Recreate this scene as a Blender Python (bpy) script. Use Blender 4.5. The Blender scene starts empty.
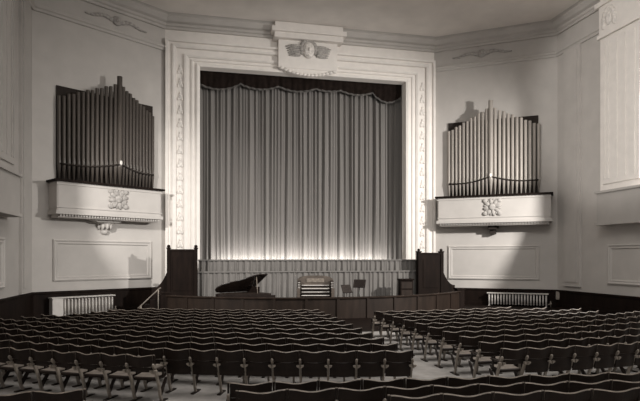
import bpy, math, random
from math import sin, cos, pi, sqrt, atan2, radians
from mathutils import Vector, Matrix
random.seed(7)
S = 1.12                      # survey unit -> metres
scn = bpy.context.scene
col = scn.collection
AX = 5.245                    # hall centre line (camera stands left of it)
CAMZ = 2.255

# ------------------------------------------------------------------ materials
def mat(name, c, rough=.6, metal=0., var=.12, scale=6., spec=.5, stretch=(1, 1, 1), bump=0., bscale=40., coat=0.):
    m = bpy.data.materials.new(name); m.use_nodes = True
    nt = m.node_tree; b = nt.nodes['Principled BSDF']
    tc = nt.nodes.new('ShaderNodeTexCoord'); mp = nt.nodes.new('ShaderNodeMapping')
    mp.inputs['Scale'].default_value = stretch
    nt.links.new(tc.outputs['Object'], mp.inputs['Vector'])
    n = nt.nodes.new('ShaderNodeTexNoise'); n.inputs['Scale'].default_value = scale
    n.inputs['Detail'].default_value = 4
    nt.links.new(mp.outputs['Vector'], n.inputs['Vector'])
    r = nt.nodes.new('ShaderNodeValToRGB')
    r.color_ramp.elements[0].position = .3; r.color_ramp.elements[1].position = .7
    r.color_ramp.elements[0].color = (*[x*(1-var) for x in c], 1)
    r.color_ramp.elements[1].color = (*[min(1, x*(1+var)) for x in c], 1)
    nt.links.new(n.outputs['Fac'], r.inputs['Fac'])
    nt.links.new(r.outputs['Color'], b.inputs['Base Color'])
    b.inputs['Roughness'].default_value = rough; b.inputs['Metallic'].default_value = metal
    b.inputs['Specular IOR Level'].default_value = spec
    b.inputs['Coat Weight'].default_value = coat
    if bump:
        n2 = nt.nodes.new('ShaderNodeTexNoise'); n2.inputs['Scale'].default_value = bscale
        bp = nt.nodes.new('ShaderNodeBump'); bp.inputs['Strength'].default_value = bump
        nt.links.new(mp.outputs['Vector'], n2.inputs['Vector'])
        nt.links.new(n2.outputs['Fac'], bp.inputs['Height']); nt.links.new(bp.outputs['Normal'], b.inputs['Normal'])
    return m
def sep(v, w=1.0):            # a sepia tone of linear lightness v
    return (v*1.045 + .003*w, v*.99 + .0008*w, v*.935)
M = {
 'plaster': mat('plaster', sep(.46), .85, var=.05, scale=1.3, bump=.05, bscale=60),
 'plaster_grey_shade': mat('plaster_grey_shade', sep(.40), .9, var=.05, scale=1.2),  # grey of the parapets; also paints shade onto the left side wall
 'ceiling': mat('ceiling_plaster', sep(.72), .9, var=.06, scale=.9),
 'white': mat('white_plaster', sep(.70), .8, var=.04, scale=3),
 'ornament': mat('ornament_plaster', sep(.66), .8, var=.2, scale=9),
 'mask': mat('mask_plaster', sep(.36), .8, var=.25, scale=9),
 'darkwood': mat('dark_wood', (.010, .006, .0045), .65, spec=.08, var=.35, scale=5, stretch=(1, 1, .2)),
 'railwood': mat('rail_wood', (.023, .015, .011), .55, spec=.2, var=.3, scale=4, stretch=(1, 1, .2)),
 'chairwood': mat('chair_wood', (.016, .0098, .0072), .5, spec=.25, var=.35, scale=8, stretch=(.4, 1, 1)),
 'edge': mat('pale_highlight_wood', (.19, .158, .13), .5, var=.35, scale=14),  # pale wood; along the chair tops it paints in the highlight
 'seat': mat('seat_leather', (.18, .153, .13), .6, var=.25, scale=8),
 'iron': mat('painted_iron', (.27, .235, .20), .5, var=.2, scale=10),
 'carpet': mat('floor_cloth', sep(.26), .95, var=.25, scale=2.2, bump=.1, bscale=120),
 'curtain': mat('curtain_cloth', sep(.15), .9, var=.12, scale=2.0, stretch=(3, 3, .1)),
 'velvet': mat('valance_velvet', (.012, .008, .0065), .95, spec=.1, var=.3, scale=5),
 'drape_dark': mat('fringe_cloth', sep(.07), .9, var=.2, scale=9),
 'drape': mat('drape_cloth', sep(.15), .9, var=.14, scale=5, stretch=(3, 3, .3)),
 'pipe_left': mat('pipe_metal_shaded', (.075, .063, .054), .45, metal=.15, var=.15, scale=4, stretch=(1, 1, .1)),  # same metal as the right pipes, darkened to paint in shade
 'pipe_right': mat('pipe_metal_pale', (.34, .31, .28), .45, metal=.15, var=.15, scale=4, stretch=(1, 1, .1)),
 'console_wood': mat('console_wood', (.085, .066, .053), .5, var=.25, scale=5),
 'void': mat('dark_band_shade', (.018, .012, .009), .9, var=.2),  # near-black for the pipe band and for painted shade
 'radiator': mat('radiator_paint', sep(.58), .5, var=.06, scale=5),
 'black': mat('black_lacquer', (.016, .011, .009), .25, var=.2, coat=.4),
 'ivory': mat('ivory_keys', sep(.72), .4, var=.08),
 'brass': mat('brass', (.45, .36, .25), .35, metal=.7, var=.1),
 'stagefloor': mat('stage_boards', (.10, .075, .055), .6, var=.2, scale=5, stretch=(.2, 3, 1)),
}

# ------------------------------------------------------------------ mesh builder
class MB:
    def __init__(s): s.v = []; s.f = []; s.mi = []; s.sm = []
    def add(s, vs, fs, mi=0, smooth=False, mx=None):
        o = len(s.v)
        for p in vs:
            p = Vector(p)
            s.v.append(mx @ p if mx else p)
        for f in fs:
            s.f.append([o+i for i in f]); s.mi.append(mi); s.sm.append(smooth)
        return s
    def box(s, x0, x1, y0, y1, z0, z1, mi=0, mx=None):
        v = [(x, y, z) for z in (z0, z1) for y in (y0, y1) for x in (x0, x1)]
        f = [(0, 2, 3, 1), (4, 5, 7, 6), (0, 1, 5, 4), (2, 6, 7, 3), (0, 4, 6, 2), (1, 3, 7, 5)]
        return s.add(v, f, mi, False, mx)
    def chamfer(s, x0, x1, y0, y1, z0, z1, c, mi=0, mx=None):
        # box with chamfered top and bottom edges
        def ring(z, d): return [(x0+d, y0+d, z), (x1-d, y0+d, z), (x1-d, y1-d, z), (x0+d, y1-d, z)]
        v = ring(z0, c)+ring(z0+c, 0)+ring(z1-c, 0)+ring(z1, c)
        f = [(3, 2, 1, 0), (12, 13, 14, 15)]
        for k in range(3):
            for i in range(4):
                j = (i+1) % 4
                f.append((k*4+i, k*4+j, k*4+4+j, k*4+4+i))
        return s.add(v, f, mi, False, mx)
    def prism(s, pts, a0, a1, axis='y', mi=0, smooth=False, mx=None):
        # polygon pts (2D) pushed along an axis
        n = len(pts)
        def mk(p, a):
            return {'y': (p[0], a, p[1]), 'z': (p[0], p[1], a), 'x': (a, p[0], p[1])}[axis]
        v = [mk(p, a0) for p in pts]+[mk(p, a1) for p in pts]
        f = [tuple(range(n)), tuple(range(2*n-1, n-1, -1))]
        for i in range(n):
            j = (i+1) % n
            f.append((i, i+n, j+n, j))
        return s.add(v, f, mi, smooth, mx)
    def lathe(s, prof, c=(0, 0, 0), n=12, mi=0, smooth=True, mx=None, a0=0, a1=2*pi):
        full = abs(a1-a0-2*pi) < 1e-6
        k = n if full else n+1
        v = []; f = []
        for r, z in prof:
            for i in range(k):
                a = a0+(a1-a0)*i/n
                v.append((c[0]+r*cos(a), c[1]+r*sin(a), c[2]+z))
        for j in range(len(prof)-1):
            for i in range(n):
                i2 = (i+1) % k
                f.append((j*k+i, j*k+i2, (j+1)*k+i2, (j+1)*k+i))
        if full:
            f.append(tuple(range(k-1, -1, -1))); f.append(tuple((len(prof)-1)*k+i for i in range(k)))
        return s.add(v, f, mi, smooth, mx)
    def tube(s, path, r, n=8, mi=0, mx=None, squash=1.):
        path = [Vector(p) for p in path]; v = []; f = []
        rr = r if isinstance(r, (list, tuple)) else [r]*len(path)
        for k, p in enumerate(path):
            t = (path[min(k+1, len(path)-1)]-path[max(k-1, 0)]).normalized()
            up = Vector((0, 0, 1)) if abs(t.z) < .9 else Vector((0, 1, 0))
            a = t.cross(up).normalized(); b = a.cross(t)
            for i in range(n):
                q = 2*pi*i/n
                v.append(p+a*cos(q)*rr[k]*squash+b*sin(q)*rr[k])
        for k in range(len(path)-1):
            for i in range(n):
                j = (i+1) % n
                f.append((k*n+i, k*n+j, (k+1)*n+j, (k+1)*n+i))
        f.append(tuple(range(n-1, -1, -1))); f.append(tuple((len(path)-1)*n+i for i in range(n)))
        return s.add(v, f, mi, True, mx)
    def ball(s, c, rx, ry, rz, n=12, m=8, mi=0, mx=None, flat=None):
        v = [(c[0], c[1], c[2]-rz)]; f = []
        for j in range(1, m):
            a = -pi/2+pi*j/m
            for i in range(n):
                q = 2*pi*i/n
                v.append((c[0]+rx*cos(a)*cos(q), c[1]+ry*cos(a)*sin(q), c[2]+rz*sin(a)))
        v.append((c[0], c[1], c[2]+rz)); t = len(v)-1
        if flat is not None: v = [(p[0], min(p[1], flat), p[2]) for p in v]
        for i in range(n):
            j = (i+1) % n
            f.append((0, 1+j, 1+i)); f.append((t, t-n+i, t-n+j))
        for k in range(m-2):
            for i in range(n):
                j = (i+1) % n
                f.append((1+k*n+i, 1+k*n+j, 1+(k+1)*n+j, 1+(k+1)*n+i))
        return s.add(v, f, mi, True, mx)
    def grid(s, fn, nu, nv, mi=0, smooth=True, mx=None, thick=None):
        v = [fn(i/nu, j/nv) for j in range(nv+1) for i in range(nu+1)]
        f = []
        for j in range(nv):
            for i in range(nu):
                a = j*(nu+1)+i
                f.append((a, a+1, a+nu+2, a+nu+1))
        return s.add(v, f, mi, smooth, mx)
    def build(s, name, m, parent=None, loc=None, rz=0., label=None, cat=None, group=None, kind=None):
        me = bpy.data.meshes.new(name)
        me.from_pydata([tuple(p*S) for p in s.v], [], s.f)
        for x in (m if isinstance(m, (list, tuple)) else [m]): me.materials.append(M[x])
        me.polygons.foreach_set('material_index', s.mi)
        me.polygons.foreach_set('use_smooth', s.sm)
        me.update()
        import bmesh
        bm = bmesh.new(); bm.from_mesh(me); bmesh.ops.recalc_face_normals(bm, faces=bm.faces); bm.to_mesh(me); bm.free()
        o = bpy.data.objects.new(name, me); col.objects.link(o)
        if parent: o.parent = parent
        if loc: o.location = Vector(loc)*S
        o.rotation_euler.z = rz
        tag(o, label, cat, group, kind)
        return o
def tag(o, label=None, cat=None, group=None, kind=None):
    if label: o['label'] = label
    if cat: o['category'] = cat
    if group: o['group'] = group
    if kind: o['kind'] = kind
    return o
def empty(name, loc, rz=0., label=None, cat=None, group=None):
    o = bpy.data.objects.new(name, None); col.objects.link(o)
    o.empty_display_size = .2
    o.location = Vector(loc)*S; o.rotation_euler.z = rz
    return tag(o, label, cat, group)
def struct(mb, name, m, **k): return mb.build(name, m, kind='structure', **k)

# ------------------------------------------------------------------ plan of the hall
D = 26.0
A = radians(35)
def spl(side, s, q=0., z=0.):
    """point on a splay wall: s along it (to the right as seen from the seats), q out of it into the hall"""
    if side < 0: c = (-3.39, 24.48); t = (cos(A), sin(A)); n = (sin(A), -cos(A))
    else: c = (2*AX+3.39, 24.48); t = (cos(A), -sin(A)); n = (-sin(A), -cos(A))
    return (c[0]+t[0]*s+n[0]*q, c[1]+t[1]*s+n[1]*q, z)
CL = (-5.85, 22.75); CR = (2*AX+5.85, 22.75)      # corners splay / side wall
FL = (AX-6.47, D); FR = (AX+6.47, D)
CEIL = 13.05; OPH = 8.65+CAMZ; OPW = 4.94
SIDE_END = 16.9; BACK = -5.0
def wallq(a, b, z0, z1, n=1):
    return MB().add([(a[0], a[1], z0), (b[0], b[1], z0), (b[0], b[1], z1), (a[0], a[1], z1)], [(0, 1, 2, 3)])
def sweep(path, prof, name, m, closed=False):
    """moulding: prof = (inward offset, z) swept along a plan path, mitred; inward is to the right of travel"""
    P = [Vector(p) for p in path]; offs = []
    for i in range(len(P)):
        ns = []
        if i > 0: d = (P[i]-P[i-1]).normalized(); ns.append(Vector((d.y, -d.x)))
        if i < len(P)-1: d = (P[i+1]-P[i]).normalized(); ns.append(Vector((d.y, -d.x)))
        n = sum(ns, Vector((0, 0))).normalized(); n = n/max(.3, n.dot(ns[0])); offs.append(n)
    mb = MB(); v = []; f = []; k = len(prof)
    for p, n in zip(P, offs):
        for o, z in prof: v.append((p.x+n.x*o, p.y+n.y*o, z))
    for i in range(len(P)-1):
        for j in range(k):
            j2 = (j+1) % k
            f.append((i*k+j, i*k+j2, (i+1)*k+j2, (i+1)*k+j))
    f.append(tuple(range(k))); f.append(tuple((len(P)-1)*k+j for j in range(k-1, -1, -1)))
    return struct(mb.add(v, f), name, m)
def thickwall(a, b, z0, z1, name, m, out):
    """wall slab whose hall face runs a->b; 'out' = thickness away from the hall (to the left of travel)"""
    d = (Vector(b)-Vector(a)).normalized(); n = Vector((-d.y, d.x))*out
    pts = [a, b, (b[0]+n.x, b[1]+n.y), (a[0]+n.x, a[1]+n.y)]
    return struct(MB().prism([(p[0], p[1]) for p in pts], z0, z1, 'z'), name, m)

# floor, ceiling, walls
struct(MB().box(-9, 19.5, BACK, 29.5, -.25, 0), 'floor', 'carpet')
struct(MB().box(-7, 17.5, 16.4, 25.9, .0005, .004), 'floor_front', 'darkwood')
struct(MB().box(-9, 19.5, BACK, 26.0, CEIL, CEIL+.3), 'ceiling', 'ceiling')
thickwall(CL, FL, 0, CEIL, 'wall_left_splay', 'plaster', .4)
thickwall(FR, CR, 0, CEIL, 'wall_right_splay', 'plaster', .4)
thickwall((CL[0], SIDE_END), CL, 0, CEIL, 'wall_left', 'plaster_grey_shade', .4)  # left wall greyed, its shade put into the plaster colour
thickwall(CR, (CR[0], SIDE_END), 0, CEIL, 'wall_right', 'plaster', .4)
thickwall((CL[0], BACK), (CL[0], SIDE_END), 0, 4.8, 'wall_left_rear', 'plaster', .4)
thickwall((CR[0], SIDE_END), (CR[0], BACK), 0, 4.8, 'wall_right_rear', 'plaster', .4)
# wall round the stage opening (three slabs)
w = MB()
w.box(FL[0]-.1, AX-OPW, D, D+.45, 0, CEIL); w.box(AX+OPW, FR[0]+.1, D, D+.45, 0, CEIL); w.box(AX-OPW, AX+OPW, D, D+.45, OPH, CEIL)
struct(w, 'wall_front', 'white')
struct(MB().box(AX-6.4, AX+6.4, 29.2, 29.4, 0, CEIL), 'wall_stage_back', 'void')
struct(MB().box(AX-5.15, AX+5.15, 24.62, 29.2, 0, 1.55), 'stage_floor', 'stagefloor')

# cornice : crown round the whole hall, lower moulding on splays and sides
path = [(CL[0], SIDE_END), CL, FL, FR, CR, (CR[0], SIDE_END)]
crown = [(0, 12.48), (.10, 12.48), (.10, 12.58), (.17, 12.62), (.17, 12.72), (.30, 12.78), (.42, 12.92), (.42, 13.0), (.55, 13.045), (0, 13.045)]
sweep(path, crown, 'trim_1', 'plaster')
low = [(0, 11.50), (.07, 11.50), (.10, 11.58), (.16, 11.62), (.16, 11.70), (.05, 11.76), (.05, 11.82), (0, 11.82)]
sweep(path[:3], low, 'trim_2', 'plaster'); sweep(path[3:], low, 'trim_3', 'plaster')
# wainscot with a cap
wl, wr = .98, .80
for side, pth, z, nm in ((-1, [(CL[0], 8.), CL, FL], wl, 'baseboard_left'), (1, [FR, CR, (CR[0], 8.)], wr, 'baseboard_right')):
    sweep(pth, [(0, 0), (.07, 0), (.07, .16), (.05, .18), (.05, z-.10), (.085, z-.08), (.085, z-.02), (.06, z), (0, z)], nm, 'darkwood')
# pilasters in the side walls and corner strips
for side, x, nm in ((-1, CL[0], 'left'), (1, CR[0], 'right')):
    d = -side
    mb = MB()
    def xb(p0, p1, *a):
        lo, hi = sorted((x+d*p0, x+d*p1)); mb.box(lo, hi, *a)
    xb(0, .30, 17.3, 19.6, 4.95, CEIL-.02)                 # shaft
    xb(.30, .35, 17.5, 19.42, 5.2, 10.9)                    # raised field
    for y in (17.75, 18.2, 18.65, 19.1, 19.3): xb(.35, .38, y-.035, y+.035, 5.4, 10.8)
    xb(.28, .42, 17.25, 19.65, 11.05, 11.2)                  # capital
    xb(.28, .40, 17.35, 19.55, 11.2, 12.3)
    xb(.28, .50, 17.2, 19.7, 12.3, 12.48)
    struct(mb, 'trim_4' if side < 0 else 'trim_5', 'plaster_grey_shade' if side < 0 else 'white')  # left pilaster greyed for shade, right one whitened for light
    c = MB()
    lo, hi = sorted((x, x+d*.10)); c.box(lo, hi, 21.1, 22.2, 1.0, 11.5)
    lo, hi = sorted((x+d*.10, x+d*.14)); c.box(lo, hi, 21.25, 22.05, 1.2, 11.3)
    struct(c, 'trim_6' if side < 0 else 'trim_7', 'plaster_grey_shade' if side < 0 else 'plaster')  # left strip takes the same painted shade
    # capital relief
    r = MB()
    mx = Matrix.Translation((x+d*.40, 19.0, 11.75)) @ Matrix.Rotation(-side*pi/2, 4, 'Z')
    for k in range(9):
        a = pi*k/8
        r.ball((.30*cos(a), 0, -.25+.55*sin(a)), .13, .07, .16, 8, 6, 0, mx)
    r.ball((0, 0, -.05), .2, .1, .28, 10, 8, 0, mx)
    r.build('capital_relief', 'ornament', label=('shell shaped plaster relief on the pilaster capital at the %s edge' % nm), cat='plaster relief')
    # side box parapet
    b = MB()
    lo, hi = sorted((x+d*.004, x+d*.45)); b.box(lo, hi, SIDE_END-3.2, 19.62, 3.66, 4.84)
    lo, hi = sorted((x+d*.004, x+d*.52)); b.box(lo, hi, SIDE_END-3.2, 19.68, 4.84, 4.93); b.box(lo, hi, SIDE_END-3.2, 19.68, 3.56, 3.66)
    struct(b, 'trim_12' if side < 0 else 'trim_13', 'plaster_grey_shade')

# rectangular panel mouldings
def panel(name, pfn, x0, x1, z0, z1, m='plaster'):
    """pfn(s,q,z) -> world"""
    prof = [(0, 0), (0, .05), (.05, .075), (.10, .04), (.16, .045), (.2, 0)]
    cor = [(x0, z0, 1, 1), (x1, z0, -1, 1), (x1, z1, -1, -1), (x0, z1, 1, -1)]
    v = []; f = []; k = len(prof)
    for cx, cz, dx, dz in cor:
        for o, q in prof: v.append(pfn(cx+dx*o, q, cz+dz*o))
    for i in range(4):
        for j in range(k-1):
            a = i*k+j; b = ((i+1) % 4)*k+j
            f.append((a, a+1, b+1, b))
    return struct(MB().add(v, f), name, m)
panel('trim_8', lambda s, q, z: spl(-1, s, q, z), -2.25, 1.95, 1.36, 2.98)
panel('trim_9', lambda s, q, z: spl(1, s, q, z), -1.95, 2.25, 1.22, 2.86)
panel('trim_10', lambda s, q, z: (CR[0]-q, s, z), 15.6, 19.5, 1.2, 2.8)
panel('trim_11', lambda s, q, z: (CL[0]+q, s, z), 15.6, 19.5, 1.3, 2.9)

# ------------------------------------------------------------------ proscenium arch
arch = empty('proscenium_arch', (AX, D, 0), 0, 'broad white moulded proscenium arch framing the curtained stage', 'proscenium arch')
prof = [(0, -.0), (0, .10), (.06, .14), (.10, .14), (.13, .06), (.19, .06), (.21, .12), (.25, .12), (.27, .05), (.33, .05), (.35, .11), (.40, .15), (.46, .15), (.48, .05),
        (.68, .05), (.70, .16), (.76, .20), (.80, .20), (.83, .12), (.90, .12), (.93, .22), (1.0, .24), (1.0, 0)]
WS, WT = 1.50, 1.10
def archmesh(prof, mb):
    v = []; f = []; k = len(prof); H = OPH
    for sx, top in ((-1, 0), (-1, 1), (1, 1), (1, 0)):
        for t, p in prof:
            v.append((sx*(OPW+t*WS), -p, (H+t*WT) if top else 0.0))
    for i in range(3):
        for j in range(k-1):
            f.append((i*k+j, i*k+j+1, (i+1)*k+j+1, (i+1)*k+j))
    return mb.add(v, f)
archmesh(prof, MB()).build('frame', 'white', arch)
leafm = None
def leaf(x, z, rot, sc=1.):
    mb = MB()
    mx = Matrix.Translation((x, 0, z)) @ Matrix.Rotation(rot, 4, 'Y')
    for dx, dz, rx, rz in ((0, 0, .10, .16), (-.08, -.10, .06, .10), (.08, -.10, .06, .10), (0, .17, .05, .07)):
        mb.ball((dx*sc, -.06, dz*sc), rx*sc, .05, rz*sc, 8, 6, 0, mx)
    mb.build('leaf_ornament', 'ornament', arch)
for sx in (-1, 1):
    for k in range(15): leaf(sx*(OPW+.58*WS), 2.3+.6*k, 0)
# cartouche block with a winged face
ca = MB()
ca.box(-1.4, 1.4, -.34, 0, OPH+.15, 12.35)
ca.prism([(-1.4, OPH+.15), (1.4, OPH+.15), (.9, OPH-.02), (.35, OPH-.12), (0, OPH-.16), (-.35, OPH-.12), (-.9, OPH-.02)], -.34, 0)
ca.box(-1.62, 1.62, -.62, 0, 12.35, 12.6); ca.box(-1.75, 1.75, -.75, 0, 12.6, 12.8); ca.box(-1.6, 1.6, -.66, 0, 12.8, 13.04)
ca.box(-1.28, 1.28, -.38, -.34, 11.05, 11.12)
ca.build('keystone_block', 'white', arch)
cp = MB()
n = 15
for k in range(n):                     # swag under the face
    a = -1+2*k/(n-1)
    cp.ball((a*1.25, -.36, OPH+.13-.25*(1-a*a)), .11, .06, .07, 8, 6)
cp.build('swag', 'ornament', arch)
fz = 11.93; fc = MB()
fc.ball((0, -.40, fz), .29, .2, .38, 18, 14)
fc.ball((0, -.60, fz-.02), .05, .07, .10, 8, 6)           # nose
for sx in (-1, 1):
    fc.ball((sx*.11, -.565, fz+.07), .055, .03, .035, 8, 6)   # eyes
    fc.ball((sx*.11, -.57, fz+.13), .08, .03, .02, 8, 6)      # brows
    fc.ball((sx*.14, -.54, fz-.09), .08, .05, .08, 8, 6)      # cheeks
    fc.ball((sx*.29, -.40, fz), .05, .06, .09, 8, 6)          # ears
fc.ball((0, -.56, fz-.17), .09, .04, .025, 8, 6); fc.ball((0, -.53, fz-.28), .10, .06, .06, 8, 6)
fc.build('face', 'ornament', arch)
hr = MB()
for k in range(13):
    a = pi*(k/12*1.3-.15)
    hr.ball((.34*cos(a), -.38, fz+.06+.38*sin(a)), .11, .12, .11, 8, 6)
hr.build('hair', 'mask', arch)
for sx in (-1, 1):
    wg = MB()
    for r in range(3):
        for k in range(5):
            L = .75-.12*r-.04*k
            x0 = sx*(.35+.1*k*0)
            wg.ball((sx*(.36+L*.5), -.36-.03*r, fz+.12-.10*k+.03*r), L*.5, .045, .055, 8, 6)
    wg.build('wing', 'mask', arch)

# plaster reliefs on the splay friezes
for side, nm in ((-1, 'left'), (1, 'right')):
    r = MB()
    for sx in (-1, 1):
        for k in range(7):
            t = k/6
            r.ball((sx*(.25+1.0*t), -.03, .07*sin(t*5)), .14, .05, .10*(1-.6*t), 8, 6, flat=0)
    r.ball((0, -.04, 0), .22, .1, .2, 12, 8, flat=0); r.ball((0, -.13, 0), .12, .06, .11, 10, 6)
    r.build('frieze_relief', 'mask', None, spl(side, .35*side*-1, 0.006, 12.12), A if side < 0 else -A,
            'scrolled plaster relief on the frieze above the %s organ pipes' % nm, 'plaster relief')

# ------------------------------------------------------------------ curtain and valance
def fold(x):
    return .055*sin(x*24.)+.035*sin(x*41.+1.3)+.03*sin(x*9.7+.4)+.11*max(0, cos(x*4.9+.5))**14
cu = MB()
nx = 620
def cfn(u, v):
    x = -5.3+10.6*u; z = 1.57+(11.3-1.57)*v
    sway = .02*sin(x*3+z*.35)
    return (x+sway*(1-v), -fold(x)-.02*(1-v)*sin(x*31), z)
cu.grid(cfn, nx, 12)
cu.build('house_curtain', 'curtain', None, (AX, D+.95, 0), 0, 'tall grey stage curtain in close vertical folds, lit along its bottom', 'curtain')
va = MB()
xs = [-4.95, -3.05, -1.25, .55, 1.85, 3.45, 4.95]
drop = [.80, .72, .70, .55, .66, .95]
def vfn(u, v):
    x = -4.95+9.9*u
    for k in range(6):
        if x <= xs[k+1]+1e-9: break
    t = (x-xs[k])/(xs[k+1]-xs[k])
    base = .46
    h = base+(drop[k]-base+.02)*sin(pi*max(0, min(1, t)))**.8*.75
    if k in (0, 5): h += .12*(t if k == 5 else 1-t)
    z = 11.15-(h+.2)*v
    return (x, -.10*sin(pi*v)*(.4+.6*abs(sin(pi*t*3)))-.03*sin(x*22)*v, z)
va.grid(vfn, 240, 8)
vo = va.build('stage_valance', 'velvet', None, (AX, D+.62, 0), 0, 'dark velvet valance hanging in scallops across the top of the stage', 'valance')
fr = MB()
fr.grid(lambda u, v: (lambda p: (p[0], p[1]-.012, p[2]-.09*v+.02))(vfn(u, 1)), 240, 1)
fr.build('fringe', 'drape_dark', vo)

# stage front drapes (pleated cloth on a rail)
def drape(x0, x1, z0, z1, y, name, label, freq, amp):
    mb = MB()
    n = int((x1-x0)*64)
    def fn(u, v):
        x = x0+(x1-x0)*u
        a = amp*(1.0-.45*v)
        return (x, a*(sin(x*freq)+.5*sin(x*freq*1.73+1)+.4*sin(x*freq*.37)), z0+(z1-z0)*v)
    mb.grid(fn, n, 6)
    o = mb.build(name, 'drape', None, (0, y, 0), 0, label, 'drape')
    MB().box(x0-.02, x1+.02, -.07, .07, z1-.035, z1+.02).build('rail', 'curtain', o)
    return o
drape(AX-5.18, AX+5.18, .02, 1.66, 24.42, 'stage_front_drape', 'long pleated grey drape hanging across the stage front behind the piano', 27, .05)
drape(AX-5.02, AX+5.05, 1.56, 2.17, 24.80, 'footlight_drape', 'short pleated drape along the stage edge below the house curtain', 27, .045)

# ------------------------------------------------------------------ wing pylons
for sx, nm in ((-1, 'left'), (1, 'right')):
    cx = AX+(-5.68 if sx < 0 else 5.38)
    py = empty('wing_panel', (cx, 24.05, 0), 0, 'tall dark wooden panel with corner posts at the %s end of the stage front' % nm, 'wooden panel')
    h = 2.62 if sx < 0 else 2.5
    p = MB(); p.box(-.5, .5, -.10, .10, 0, h-.08)
    p.box(-.38, .38, -.125, -.10, .9, h-.3); p.box(-.54, .54, -.13, .13, h-.08, h)
    p.build('panel', 'darkwood', py)
    for k in (-1, 1):
        q = MB(); q.box(k*.55-.07, k*.55+.07, -.14, .14, 0, h+.02); q.box(k*.55-.09, k*.55+.09, -.16, .16, h+.02, h+.07)
        q.lathe([(.05, 0), (.075, .04), (.06, .09), (.0, .12)], (k*.55, 0, h+.07), 10)
        q.build('post', 'darkwood', py)
    sw = MB()
    pts = [(sx*.60, .0), (sx*.60, 1.75)]
    for k in range(9):
        t = k/8; pts.append((sx*(.60+.62*t), 1.0+.72*(1-t)**2.2))
    pts += [(sx*1.22, 0.)]
    sw.prism(pts, -.05, .08); sw.build('curved_side', 'darkwood', py)

# ------------------------------------------------------------------ orchestra rail
rail = empty('orchestra_rail', (AX, 20.2, 0), 0, 'long low curved dark wooden rail in front of the orchestra pit', 'orchestra rail')
HW, SAG = 6.3, 2.75
RR = (HW*HW+SAG*SAG)/(2*SAG); ZT = .80
def railpt(u, r=0.): # u in -1..1
    am = math.asin(HW/RR)*u
    return ((RR+r)*sin(am), RR-(RR+r)*cos(am))
mb = MB(); n = 48
v = []; f = []
for i in range(n+1):
    u = -1+2*i/n
    for r, z in ((.05, 0), (.05, ZT-.06), (-.05, ZT-.06), (-.05, 0)):
        x, y = railpt(u, r); v.append((x, y, z))
for i in range(n):
    for j in range(4):
        f.append((i*4+j, i*4+(j+1) % 4, (i+1)*4+(j+1) % 4, (i+1)*4+j))
mb.add(v, f); mb.build('panelling', 'railwood', rail)
mb = MB(); v = []; f = []
for i in range(n+1):
    u = -1+2*i/n
    for r, z in ((.10, ZT-.06), (.11, ZT-.02), (.08, ZT), (-.08, ZT), (-.1, ZT-.06)):
        x, y = railpt(u, r); v.append((x, y, z))
for i in range(n):
    for j in range(5):
        f.append((i*5+j, i*5+(j+1) % 5, (i+1)*5+(j+1) % 5, (i+1)*5+j))
mb.add(v, f); mb.build('cap', 'railwood', rail)
for i in range(13):
    u = -1+2*i/12; x, y = railpt(u, .05)
    a = math.asin(HW/RR)*u
    q = MB(); q.box(-.05, .05, -.04, .02, 0, ZT-.06)
    q.build('stile', 'railwood', rail, (x, y, 0), a)
for sx in (-1, 1):
    x, y = railpt(sx)
    q = MB(); q.box(-.16, .16, -.16, .16, 0, ZT+.06); q.box(-.2, .2, -.2, .2, ZT+.06, ZT+.12)
    q.build('end_post', 'darkwood', rail, (x, y, 0), 0)
# stair rail at the left end
sr = empty('stair_handrail', (-2.0, 23.1, 0), 0, 'thin sloping handrail of the small stair beside the left wooden panel', 'handrail')
MB().tube([(-.12, 0, .28), (0, 0, .38), (.70, 0, 1.05), (.76, 0, 1.07)], .025, 8).build('rail', 'seat', sr)
for x in (0.0, .66):
    MB().tube([(x, 0, 0), (x, 0, .38+x*.95)], .022, 8).build('baluster', 'iron', sr)
stp = MB()
for k in range(4): stp.box(-2.1+.22*k, -1.15, 23.15, 23.7, .2*k, .2*(k+1))
stp.build('stair', 'darkwood', None, None, 0, 'short dark flight of steps at the left end of the orchestra rail', 'stairs')

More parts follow.
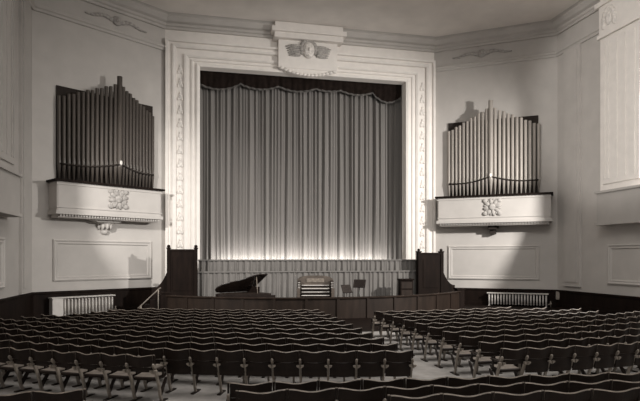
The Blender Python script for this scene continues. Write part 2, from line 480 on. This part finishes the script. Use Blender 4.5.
# ------------------------------------------------------------------ organs
def organ(side):
    nm = 'left' if side < 0 else 'right'; rz = A if side < 0 else -A
    base = 2.95+CAMZ
    bal = empty('organ_balcony', spl(side, side*.2, .006), rz, 'pale bracketed balcony box with a rosette, carrying the organ pipes on the %s wall' % nm, 'balcony')
    hw, q = (2.17 if side < 0 else 2.5), (.74 if side < 0 else .82)
    ex = .22 if side < 0 else 0.
    b = MB()
    b.prism([(-hw-.03, 0), (-hw-.03, -q+.03), (-hw+.02, -q), (hw-.02, -q), (hw+.03, -q+.03), (hw+.03, 0)], base-1.16, base-.08, 'z')
    b.prism([(-hw-.08, 0), (-hw-.08, -q-.05), (hw+.08, -q-.05), (hw+.08, 0)], base-1.30, base-1.16, 'z')
    b.prism([(-hw+.05, 0), (-hw+.05, -q+.10), (hw-.05, -q+.10), (hw-.05, 0)], base-1.42, base-1.30, 'z')
    b.box(-hw-.05, hw+.05, -q-.03, 0, base-1.06, base-1.02)
    b.box(-hw-.05, hw+.05, -q-.03, 0, base-.2, base-.14)
    b.build('box', 'plaster', bal)
    de = MB()
    for k in range(38):
        x = -hw+.12+k*(2*hw-.24)/37
        de.box(x-.03, x+.03, -q+.02, -q+.10, base-1.38, base-1.30)
    de.build('dentils', 'plaster', bal)
    lg = MB(); lg.box(-hw-.13, hw+.13, -q-.12, 0, base-.08, base)
    lg.build('ledge', 'darkwood', bal)
    ro = MB()
    for k in range(8):
        a = 2*pi*k/8+.2
        mx = Matrix.Translation((ex, -q-.03, base-.58)) @ Matrix.Rotation(-a, 4, 'Y')
        ro.ball((.26, 0, 0), .17, .05, .09, 8, 6, 0, mx)
        mx2 = mx @ Matrix.Rotation(.39, 4, 'Y'); ro.ball((.3, .01, 0), .12, .035, .045, 8, 6, 0, mx2)
    ro.ball((ex, -q-.06, base-.58), .16, .07, .16, 12, 8)
    for sx in (-1, 1):
        for sz in (-1, 1): ro.ball((ex+sx*.32, -q-.03, base-.58+sz*.3), .12, .05, .10, 8, 6)
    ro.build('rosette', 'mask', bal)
    cb = MB()
    cz = base-1.42
    if side < 0:
        cb.lathe([(.03, -.58), (.12, -.55), (.16, -.45), (.14, -.36), (.24, -.28), (.36, -.12), (.42, 0)], (0, 0, cz), 16, a0=pi, a1=2*pi)
        for k in range(5):
            a = pi+pi*(k+.5)/5
            cb.ball((.27*cos(a), .27*sin(a), cz-.2), .07, .07, .17, 8, 6)
        cb.prism([(-.7, 0), (.7, 0), (.42, -.10), (-.42, -.10)], -.4, 0, 'y', mx=Matrix.Translation((0, 0, cz)))
        cb.build('corbel', 'plaster', bal)
    else:
        cb.box(-.22, .16, -.5, 0, cz-.18, cz); cb.box(-.16, .12, -.34, 0, cz-.38, cz-.18); cb.box(.05, .26, -.4, -.2, cz-.2, cz-.02)
        cb.build('corbel', 'void', bal)  # near-black colour stands in for the shade on this corbel
    # the organ itself
    og = empty('pipe_organ', spl(side, -.06 if side < 0 else .14, .006, base+.003), rz, '%s metal organ pipes rising to a point on the %s wall balcony' % ('shaded dark' if side < 0 else 'pale', nm), 'pipe organ')
    ck = MB(); ck.box(-2.08, 2.05, -.06, -.006, .004, 3.68)
    ck.build('opening_shade_sheet', 'void', og)  # flat dark sheet painting the shade of the open pipe chamber
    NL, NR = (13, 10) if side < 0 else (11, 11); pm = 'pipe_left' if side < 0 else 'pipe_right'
    xa = .14 if side < 0 else 0.
    def px_(k): return xa+(k/NL*(2.02+xa) if k < 0 else k/NR*((1.98 if side < 0 else 2.06)-xa))
    vd = .60 if side < 0 else .70
    def pos(k):
        t = -k/NL if k < 0 else k/NR
        return (px_(k), -.15-vd*(1-t))
    for k in range(-NL, NR+1):
        x, y = pos(k); t = -k/NL if k < 0 else k/NR
        top = 3.22+.84*(1-t)**1.05+(.32 if k == 0 else 0)+(.04 if k % 2 else 0)
        r = (.40*(2.0+(xa if k < 0 else -xa))/(NL if k < 0 else NR)*1.08) if k else .105
        fz = .62+.10*(1-t)
        p = MB()
        p.lathe([(.028, 0), (r*.98, fz), (r*1.06, fz+.02), (r, fz+.04), (r, top-.015), (r*.93, top)], (x, y, 0), 12)
        # mouth: lip standing out of the front
        p.prism([(x-r*.55, fz+.06), (x+r*.55, fz+.06), (x, fz+.30)], y-r-.006, y-r+.05)
        if k == 0: p.ball((x, y-r-.01, fz+.16), r*.6, .03, .10, 10, 6, 1)
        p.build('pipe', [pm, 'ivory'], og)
    rb = MB()
    for s2 in (-1, 1):
        pts = []
        for i in range(12):
            t = i/11; k = -NL*t if s2 < 0 else NR*t
            x, y = px_(k), -.15-vd*(1-t)
            pts.append((x, y-.10, .66+.16*(1-t)-.10*sin(pi*t)))
        rb.tube(pts, .035, 6)
    rb.build('pipe_band', 'void', og)
organ(-1); organ(1)

# ------------------------------------------------------------------ radiators
def radiator(side, s0, s1, z1, nm):
    rz = A if side < 0 else -A
    c = (s0+s1)/2; L = s1-s0
    r = empty('radiator', spl(side, c, .24), rz, 'long pale column radiator against the dark wainscot on the %s' % nm, 'radiator')
    n = int(L/.13)
    for k in range(n):
        x = -L/2+.07+k*(L-.14)/(n-1)
        m_ = MB()
        for y in (-.09, 0, .09):
            m_.tube([(x, y, .07), (x, y, z1-.05)], .034, 8)
        m_.ball((x, 0, z1-.05), .045, .135, .05, 10, 6); m_.ball((x, 0, .10), .045, .135, .05, 10, 6)
        m_.box(x-.02, x+.02, -.06, .06, .08, z1-.08)
        m_.build('section', 'radiator', r)
    for x in (-L/2+.07, L/2-.07):
        MB().box(x-.03, x+.03, -.11, .11, 0, .09).build('foot', 'radiator', r)
    MB().tube([(L/2, 0, .12), (L/2+.12, 0, .12), (L/2+.12, 0, 0)], .025, 8).build('supply_pipe', 'iron', r)
    v = MB(); v.ball((L/2+.12, 0, .16), .05, .05, .06, 8, 6); v.tube([(L/2+.12, 0, .16), (L/2+.12, 0, .28)], .02, 8); v.build('valve', 'iron', r)
    if side < 0:
        e = MB(); e.chamfer(-L/2-.42, -L/2-.02, -.15, .15, 0, z1+.03, .03); e.build('end_casing', 'radiator', r)
    MB().box(-L/2-(.45 if side < 0 else .03), L/2+.03, -.17, .2, z1+.02, z1+.06).build('top_shelf', 'radiator', r)
radiator(-1, -2.0, .05, .70, 'left')
radiator(1, -.05, 2.6, .56, 'right')
sb = MB(); sb.chamfer(-.16, .16, -.06, .06, .35, .72, .02); sb.box(-.11, .11, -.075, -.06, .42, .65)
sb.build('wall_box', 'iron', None, spl(1, 3.1, .14), -A, 'small pale box on the wainscot right of the right radiator', 'box')

# ------------------------------------------------------------------ grand piano
pn = empty('grand_piano', (1.87, 22.2, 0), radians(32), 'black grand piano with its lid propped open, standing behind the orchestra rail', 'piano')
def outline():
    # plan: keyboard along the right end, bass side away from the seats, tail to the left
    pts = [(.95, -.66), (.95, .66), (-.55, .66), (-.78, .60), (-.93, .44), (-.95, .22), (-.82, .02), (-.55, -.12), (-.25, -.22), (.05, -.40), (.28, -.58), (.5, -.66)]
    return pts
MB().prism(outline(), .56, .86, 'z').build('case', 'black', pn)
k_ = MB(); k_.box(.95, 1.16, -.66, .66, .56, .64); k_.box(.95, 1.16, -.66, -.60, .64, .78); k_.box(.95, 1.16, .60, .66, .64, .78)
k_.build('key_bed', 'black', pn)
ks = MB(); ks.box(.97, 1.14, -.59, .59, .64, .665); ks.build('keys', 'ivory', pn)
sb_ = MB(); sb_.prism([(x*.93, y*.93) for x, y in outline()], .862, .872, 'z'); sb_.build('sound_board', 'railwood', pn)
# lid hinged along the far (bass) edge, raised over the case
lid = MB(); th = radians(33)
mx = Matrix.Translation((0, .66, .88)) @ Matrix.Rotation(-th, 4, 'X') @ Matrix.Translation((0, -.66, 0))
lid.prism(outline(), 0, .03, 'z', mx=mx); lid.build('lid', 'black', pn)
MB().tube([(.35, -.55, .87), (.45, -.36, 1.50)], .016, 6).build('lid_prop', 'edge', pn)
md = MB(); md.box(.55, .58, -.4, .4, .88, 1.12); md.build('music_desk', 'black', pn)
for x, y in ((.75, -.52), (.75, .52), (-.7, .3)):
    MB().lathe([(.03, 0), (.04, .05), (.045, .1), (.055, .3), (.075, .5), (.08, .56)], (x, y, 0), 10).build('leg', 'black', pn)
ly = MB(); ly.box(.72, .78, -.12, -.08, .1, .56); ly.box(.72, .78, .08, .12, .1, .56); ly.box(.68, .9, -.14, .14, .06, .12); ly.build('pedal_lyre', 'black', pn)

# ------------------------------------------------------------------ organ console
oc = empty('organ_console', (4.78, 21.95, 0), radians(-10), 'broad organ console with stacked white keyboards standing in the orchestra pit', 'organ console')
MB().chamfer(-.85, .85, -.55, .6, 0, .22, .02).build('platform', 'darkwood', oc)
c_ = MB()
c_.box(-.72, .72, .1, .5, .22, 1.40); c_.box(-.74, -.62, -.35, .3, .22, 1.05); c_.box(.62, .74, -.35, .3, .22, 1.05)
c_.prism([(-.72, 1.40), (.72, 1.40), (.6, 1.49), (.3, 1.54), (-.3, 1.54), (-.6, 1.49)], .14, .48)
c_.box(-.62, .62, -.2, .3, .22, .70)
c_.build('case', 'console_wood', oc)
for k in range(4):
    z = .76+.13*k; y = -.24+.10*k
    q = MB(); q.box(-.55, .55, y, y+.12, z, z+.022)
    for j in range(24):
        x = -.52+j*.045
        if j % 7 not in (2, 6): q.box(x-.010, x+.010, y+.05, y+.12, z+.020, z+.036, 1)
    q.build('keyboard', ['ivory', 'black'], oc)
    MB().box(-.60, .60, y+.0, y+.16, z-.045, z-.002).build('key_slip', 'black', oc)
for sx in (-1, 1):
    q = MB()
    q.prism([(sx*.60, .95), (sx*.72, .95), (sx*.72, 1.35), (sx*.60, 1.35)], -.1, .15)
    jb = q.build('stop_jamb', 'railwood', oc)
    q = MB()
    for a in range(2):
        for b_ in range(5): q.ball((sx*(.635+.05*a), -.12, 1.0+.07*b_), .018, .02, .018, 6, 5)
    q.build('stop_knobs', 'ivory', jb)
MB().box(-.35, .35, .08, .1, 1.28, 1.44).build('music_desk', 'edge', oc)
ob = empty('organ_bench', (4.55, 21.05, 0), radians(-10), 'plain dark bench in front of the organ console', 'bench')
MB().chamfer(-.5, .5, -.15, .15, .42, .47, .012).build('seat', 'darkwood', ob)
for sx in (-1, 1): MB().box(sx*.44-.02, sx*.44+.02, -.13, .13, 0, .42).build('leg', 'darkwood', ob)

# ------------------------------------------------------------------ right pit furniture
cb = empty('wooden_cabinet', (9.16, 23.35, 0), radians(-6), 'small dark upright cabinet standing before the right end of the stage drape', 'cabinet')
q = MB(); q.box(-.28, .28, -.2, .2, .06, 1.28); q.chamfer(-.33, .33, -.25, .23, 1.28, 1.34, .02); q.box(-.3, .3, -.22, .22, 0, .06); q.build('case', 'darkwood', cb)
q = MB(); q.box(-.24, .24, -.215, -.2, .12, .85); q.build('door', 'railwood', cb)
q = MB(); q.box(-.24, .24, -.215, -.2, .92, 1.2); q.build('drawer', 'railwood', cb)
def music_stand(x, y, a, label, h=1.15):
    s_ = empty('music_stand', (x, y, 0), a, label, 'music stand')
    d = MB()
    mx = Matrix.Translation((0, 0, h)) @ Matrix.Rotation(radians(-22), 4, 'X')
    d.box(-.26, .26, -.01, .01, -.12, .22, 0, mx); d.box(-.26, .26, -.06, .01, -.14, -.12, 0, mx)
    d.build('desk', 'black', s_)
    MB().tube([(0, 0, .1), (0, 0, h)], .016, 8).build('pole', 'black', s_)
    for k in range(3):
        b = 2*pi*k/3+.4
        MB().tube([(0, 0, .22), (.2*cos(b), .2*sin(b), .03), (.24*cos(b), .24*sin(b), 0.013)], .012, 6).build('leg', 'black', s_)
music_stand(6.15, 22.2, .5, 'black music stand left of the pair beside the organ console', .95)
music_stand(6.75, 22.4, -.6, 'taller black music stand right of the pair beside the organ console', 1.15)

# ------------------------------------------------------------------ theatre chairs
PITCH = .452
def chair_parts(pitch, tall=.765, tipped=False):
    hw = pitch/2
    parts = {}
    def lean(z): return .13*(1-z/tall)           # forward offset of the raked back
    def back(z0, z1, w, dep, dz, th, edge):
        mb = MB(); n = 12; v = []; f = []
        for i in range(n+1):
            t = -1+2*i/n; x = t*w
            cy = -dep*(.5+.5*cos(pi*t))
            zt = z1+dz*(.5-.5*cos(pi*t))
            v += [(x, lean(z0)+cy-th, z0), (x, lean(zt)+cy-th, zt-.012), (x, lean(zt)+cy-th*.5, zt), (x, lean(zt)+cy, zt-.012), (x, lean(z0)+cy, z0)]
        for i in range(n):
            for j in range(5):
                a = i*5+j; b = i*5+(j+1) % 5
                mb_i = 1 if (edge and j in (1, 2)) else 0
                f.append(((a, b, b+5, a+5), mb_i))
        o = MB()
        o.v = [Vector(p) for p in v]
        for q, m_ in f: o.f.append(list(q)); o.mi.append(m_); o.sm.append(False)
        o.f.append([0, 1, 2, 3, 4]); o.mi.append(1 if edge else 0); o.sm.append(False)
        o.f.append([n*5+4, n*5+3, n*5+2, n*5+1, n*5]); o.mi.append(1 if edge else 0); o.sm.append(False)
        return o
    parts['backrest'] = (back(.585, tall-.012, hw-.019, .05, .022, .024, True), ['chairwood', 'edge'])  # pale top edge is a highlight put into the colour
    lo = back(.34 if tipped else .50, .578, hw-.02, .03, 0, .02, False)
    parts['lower_back'] = (lo, ['chairwood', 'edge'])
    s_ = MB(); w = hw-.034
    sp = [(.14, .345), (.12, .385), (.14, .40), (.30, .405), (.42, .42), (.455, .412), (.46, .395), (.44, .36), (.38, .345)]
    s_.prism(sp, -w, w, 'x', 1)
    s_.add([(-w+.004, .14, .4005), (w-.004, .14, .4005), (w-.004, .30, .4065), (w-.004, .42, .4215), (-w+.004, .42, .4215), (-w+.004, .30, .4065)], [(0, 1, 2, 5), (5, 2, 3, 4)], 0)
    if tipped:                                   # seat folded up against the back
        s_ = MB(); s_.chamfer(-w, w, .165, .22, .36, .70, .012, 1)
        s_.box(-w+.02, w-.02, .155, .165, .38, .68, 0)
    parts['seat'] = (s_, ['seat', 'chairwood'])
    return parts
def standard_mesh(x):
    tall = .765
    p = MB()
    # cast post, curved, with foot
    pts = [(x, .24, .0), (x, .19, .12), (x, .15, .28), (x, .085, .43), (x, .02, .56), (x, -.022, .61)]
    for i in range(len(pts)-1):
        a, b = Vector(pts[i]), Vector(pts[i+1])
        d = (b-a); L = d.length; ang = atan2(d.y, d.z)
        mx = Matrix.Translation(a) @ Matrix.Rotation(-ang, 4, 'X')
        p.box(-.017, .017, -.022, .022, -.008, L+.008, 0, mx)
    p.box(x-.012, x+.012, -.012, .020, .585, .764, 1); p.box(x-.013, x+.013, -.022, .0, .764, .775, 2)               # slim upright between the backs, pale cap continues the painted highlight
    p.ball((x, -.03, .62), .021, .022, .026, 8, 6)
    p.box(x-.03, x+.03, .08, .40, 0, .018, 1)                     # foot
    p.prism([(.18, .15), (.36, .36), (.40, .36), (.40, .33), (.22, .08)], x-.012, x+.012, 'x', 1)   # seat bracket
    for sx in (-1, 1):
        p.prism([(x+sx*.010, .54), (x+sx*.06, .535), (x+sx*.055, .512), (x+sx*.010, .485)], -.04, .005)
    return p
def arm_mesh(x):
    a = MB(); a.chamfer(x-.028, x+.028, .065, .33, .528, .552, .008); a.box(x-.012, x+.012, .27, .30, .40, .53)
    return a
class Proto: pass
def make_proto(pitch, tipped=False):
    P = Proto(); P.meshes = []
    for nm, (mb, mats) in chair_parts(pitch, tipped=tipped).items():
        P.meshes.append((nm, mb, mats))
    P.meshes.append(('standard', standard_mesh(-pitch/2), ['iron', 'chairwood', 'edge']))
    P.meshes.append(('armrest', arm_mesh(-pitch/2), ['chairwood']))
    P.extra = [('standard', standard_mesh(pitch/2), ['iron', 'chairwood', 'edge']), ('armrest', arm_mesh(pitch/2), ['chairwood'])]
    P.first = None; P.ext = None; P.pitch = pitch
    return P
protoA = make_proto(PITCH); protoB = make_proto(.54); protoC = make_proto(PITCH, True)
def place_chair(P, x, y, z, rz, label, group, end=False):
    r = bpy.data.objects.new('theatre_chair', None); col.objects.link(r)
    r.empty_display_size = .2
    r.location = (x*S, y*S, z*S); r.rotation_euler.z = rz
    tag(r, label, 'theatre chair', group)
    if P.first is None:
        P.first = [mb.build(nm, m_, r) for nm, mb, m_ in P.meshes]
    else:
        for o in P.first:
            c = o.copy(); col.objects.link(c); c.parent = r
    if end:
        if P.ext is None: P.ext = [mb.build(nm, m_, r) for nm, mb, m_ in P.extra]
        else:
            for o in P.ext:
                c = o.copy(); col.objects.link(c); c.parent = r
    return r
ORD = ['first', 'second', 'third', 'fourth', 'fifth', 'sixth', 'seventh', 'eighth', 'ninth', 'tenth', 'eleventh', 'twelfth', 'thirteenth',
       'fourteenth', 'fifteenth', 'sixteenth', 'seventeenth', 'eighteenth', 'nineteenth', 'twentieth', 'twenty-first', 'twenty-second', 'twenty-third', 'twenty-fourth', 'twenty-fifth', 'twenty-sixth']
R0, XC = 15.5, 5.7
def f_arc(x): return R0-sqrt(R0*R0-(x-XC)**2)
def fd(x): return (x-XC)/sqrt(R0*R0-(x-XC)**2)
TH = radians(12.75)
def px_of(x, y):
    xc = x*cos(TH)-y*sin(TH); zc = x*sin(TH)+y*cos(TH)
    return 320+561*xc/zc, zc
def nth(k): return 'nearest' if k == 0 else ORD[k]
spots = []      # (dist, proto, x, y, z, rz, label, group, end)
ROW = .735
LEFT_LIM = {10: -1.75, 9: -2.2, 8: -2.75, 7: -3.25, 6: -3.75, 5: -4.1, 4: -4.5}
RIGHT_LIM = {9: 9.6, 8: 10.4, 7: 11.0, 6: 11.3}
def run(i, x_start, direction, lim, bank, labelfn, base=None, maxpx=670, minpx=-30):
    by = 8.33+ROW*i if base is None else base
    x = x_start; k = 0
    # step half a pitch to the first seat centre
    x += direction*PITCH/2/sqrt(1+fd(x)**2)
    while k < 26:
        if (direction < 0 and x < lim) or (direction > 0 and x > lim): break
        y = by+f_arc(x); px, zc = px_of(x, y)
        if px < minpx or px > maxpx: break
        spots.append([zc, protoC if i == 0 and x > -.3 and not 4.95 < x < 5.3 else protoA, x, y, 0, atan2(fd(x), 1), labelfn(k), bank, k == 0 if direction < 0 else False])
        xm = x+direction*PITCH/2/sqrt(1+fd(x)**2); x += direction*PITCH*1.0015/sqrt(1+fd(xm)**2); k += 1
    if direction > 0 and spots: spots[-1][-1] = True
for i in range(11):
    rn = 'front row by the pit' if i == 10 else ('last row' if i == 0 else ORD[10-i]+' row from the pit')
    run(i, 3.45+.01*i, -1, LEFT_LIM.get(i, -20), 'theatre chairs left of the aisle',
        lambda k, rn=rn: 'dark chair left of aisle, %s, %s' % (rn, 'right on the aisle' if k == 0 else ORD[k]+' chair from the aisle'))
for i in range(10):
    rn = 'front row' if i == 9 else ('last row' if i == 0 else ORD[9-i]+' row from the pit')
    run(i, 4.95, 1, RIGHT_LIM.get(i, 20), 'theatre chairs right of the aisle',
        lambda k, rn=rn: 'dark chair right of aisle, %s, %s' % (rn, 'right on the aisle' if k == 0 else ORD[k]+' chair from the aisle'))
run(-1, -.58, -1, -20, 'theatre chairs of the short left row',
    lambda k: 'dark theatre chair in the short extra row at left, %s from its right end' % ORD[k])
def straight(x0, y0, slope, count, direction, z, rowname, endname, grp):
    a = atan2(slope, 1)
    for k in range(count):
        d = (k+.5)*.54*direction
        x = x0+d*cos(a); y = y0+d*sin(a)
        px, zc = px_of(x, y)
        lab = 'broad dark theatre chair in the %s, %s from its %s end' % (rowname, ORD[k], endname)
        spots.append([zc*.5, protoB, x, y, z, a, lab, grp, (k == count-1) if direction > 0 else (k == 0)])
straight(.41, 6.77, -.10, 11, 1, 0, 'farthest of the foreground rows', 'left', 'foreground theatre chairs')
straight(.46, 6.08, -.10, 10, 1, .06, 'middle foreground row', 'left', 'foreground theatre chairs')
straight(1.9, 5.30, -.10, 6, 1, .12, 'nearest foreground row', 'left', 'foreground theatre chairs')
straight(-1.2, 6.80, -.04, 3, -1, 0, 'bottom left corner row', 'right', 'foreground theatre chairs')
struct(MB().prism([(BACK, .001), (6.0, .001), (5.9, .06), (5.35, .06), (5.3, .12), (BACK, .12)], -3.5, 9, 'x'), 'floor_rear', 'carpet')
spots.sort(key=lambda s_: s_[0])
CAP = 310
far = MB(); mats = ['chairwood', 'edge', 'seat', 'iron']
for n_, (zc, P, x, y, z, rz, lab, grp, end) in enumerate(spots):
    if n_ < CAP: place_chair(P, x, y, z, rz, lab, grp, end)
    else:
        mx = Matrix.Translation((x, y, z)) @ Matrix.Rotation(rz, 4, 'Z')
        for nm, mb, ms in P.meshes+(P.extra if end else []):
            for f_, mi in zip(mb.f, mb.mi): pass
            o = len(far.v)
            far.v += [mx @ p for p in mb.v]
            for f_, mi, sm in zip(mb.f, mb.mi, mb.sm):
                far.f.append([o+q for q in f_]); far.mi.append(mats.index(ms[mi])); far.sm.append(sm)
if far.v:
    far.build('far_theatre_chairs', mats, None, None, 0, 'dark theatre chairs of the most distant rows nearest the orchestra rail', 'theatre chairs', None, 'stuff')

# ------------------------------------------------------------------ lights
def look(o, target):
    d = Vector(target)*S-o.location
    o.rotation_euler = d.to_track_quat('-Z', 'Y').to_euler()
def area(name, loc, target, size, e, c=(1, .965, .92), sy=None, spread=180):
    l = bpy.data.lights.new(name, 'AREA'); l.energy = e; l.color = c
    l.shape = 'RECTANGLE' if sy else 'SQUARE'; l.size = size*S
    if sy: l.size_y = sy*S
    l.spread = radians(spread)
    o = bpy.data.objects.new(name, l); col.objects.link(o); o.location = Vector(loc)*S; look(o, target); return o
def spot(name, loc, target, ang, e, blend=.3, r=.2, c=(1, .965, .92)):
    l = bpy.data.lights.new(name, 'SPOT'); l.energy = e; l.color = c; l.spot_size = radians(ang); l.spot_blend = blend; l.shadow_soft_size = r
    o = bpy.data.objects.new(name, l); col.objects.link(o); o.location = Vector(loc)*S; look(o, target); return o
area('hall_fill', (AX, 9, 12.6), (AX, 10, 0), 12, 1400, sy=10)  # unseen soft fill added under the ceiling
spot('arch_fill', (AX, -2, 8.5), (AX, D, 6.5), 34, 2600, .35, .5)  # unseen spot added at the rear to brighten the arch
spot('window_light_left', (-6.9, 12.0, 7.2), (-1.6, 25.4, .8), 64, 6800, .8, .3)
spot('window_light_right', (16.85, 12.0, 7.2), (8.0, 25.4, .2), 100, 11500, .9, .3)
spot('pilaster_fill', (-4.5, 7.0, 8.5), (16.0, 18.0, 9.0), 26, 8000, .5, .3)  # added spot without a visible source, brightens the right pilaster
area('footlights', (AX, 26.40, 1.78), (AX, 26.9, 2.1), 8.3, 260, sy=.06, spread=150)
wd = bpy.data.worlds.new('hall_air'); scn.world = wd; wd.use_nodes = True
wd.node_tree.nodes['Background'].inputs[0].default_value = (1, .96, .91, 1)
wd.node_tree.nodes['Background'].inputs[1].default_value = .30

# ------------------------------------------------------------------ camera
cam = bpy.data.cameras.new('camera'); co = bpy.data.objects.new('camera', cam); col.objects.link(co)
co.location = (0, 0, CAMZ*S); co.rotation_euler = (pi/2, 0, -TH)
cam.sensor_width = 36; cam.lens = 561/640*36; cam.shift_y = (258-200.5)/640; cam.clip_end = 200
scn.camera = co
scn.view_settings.view_transform = 'Standard'
scn.view_settings.look = 'None'
scn.view_settings.exposure = .38
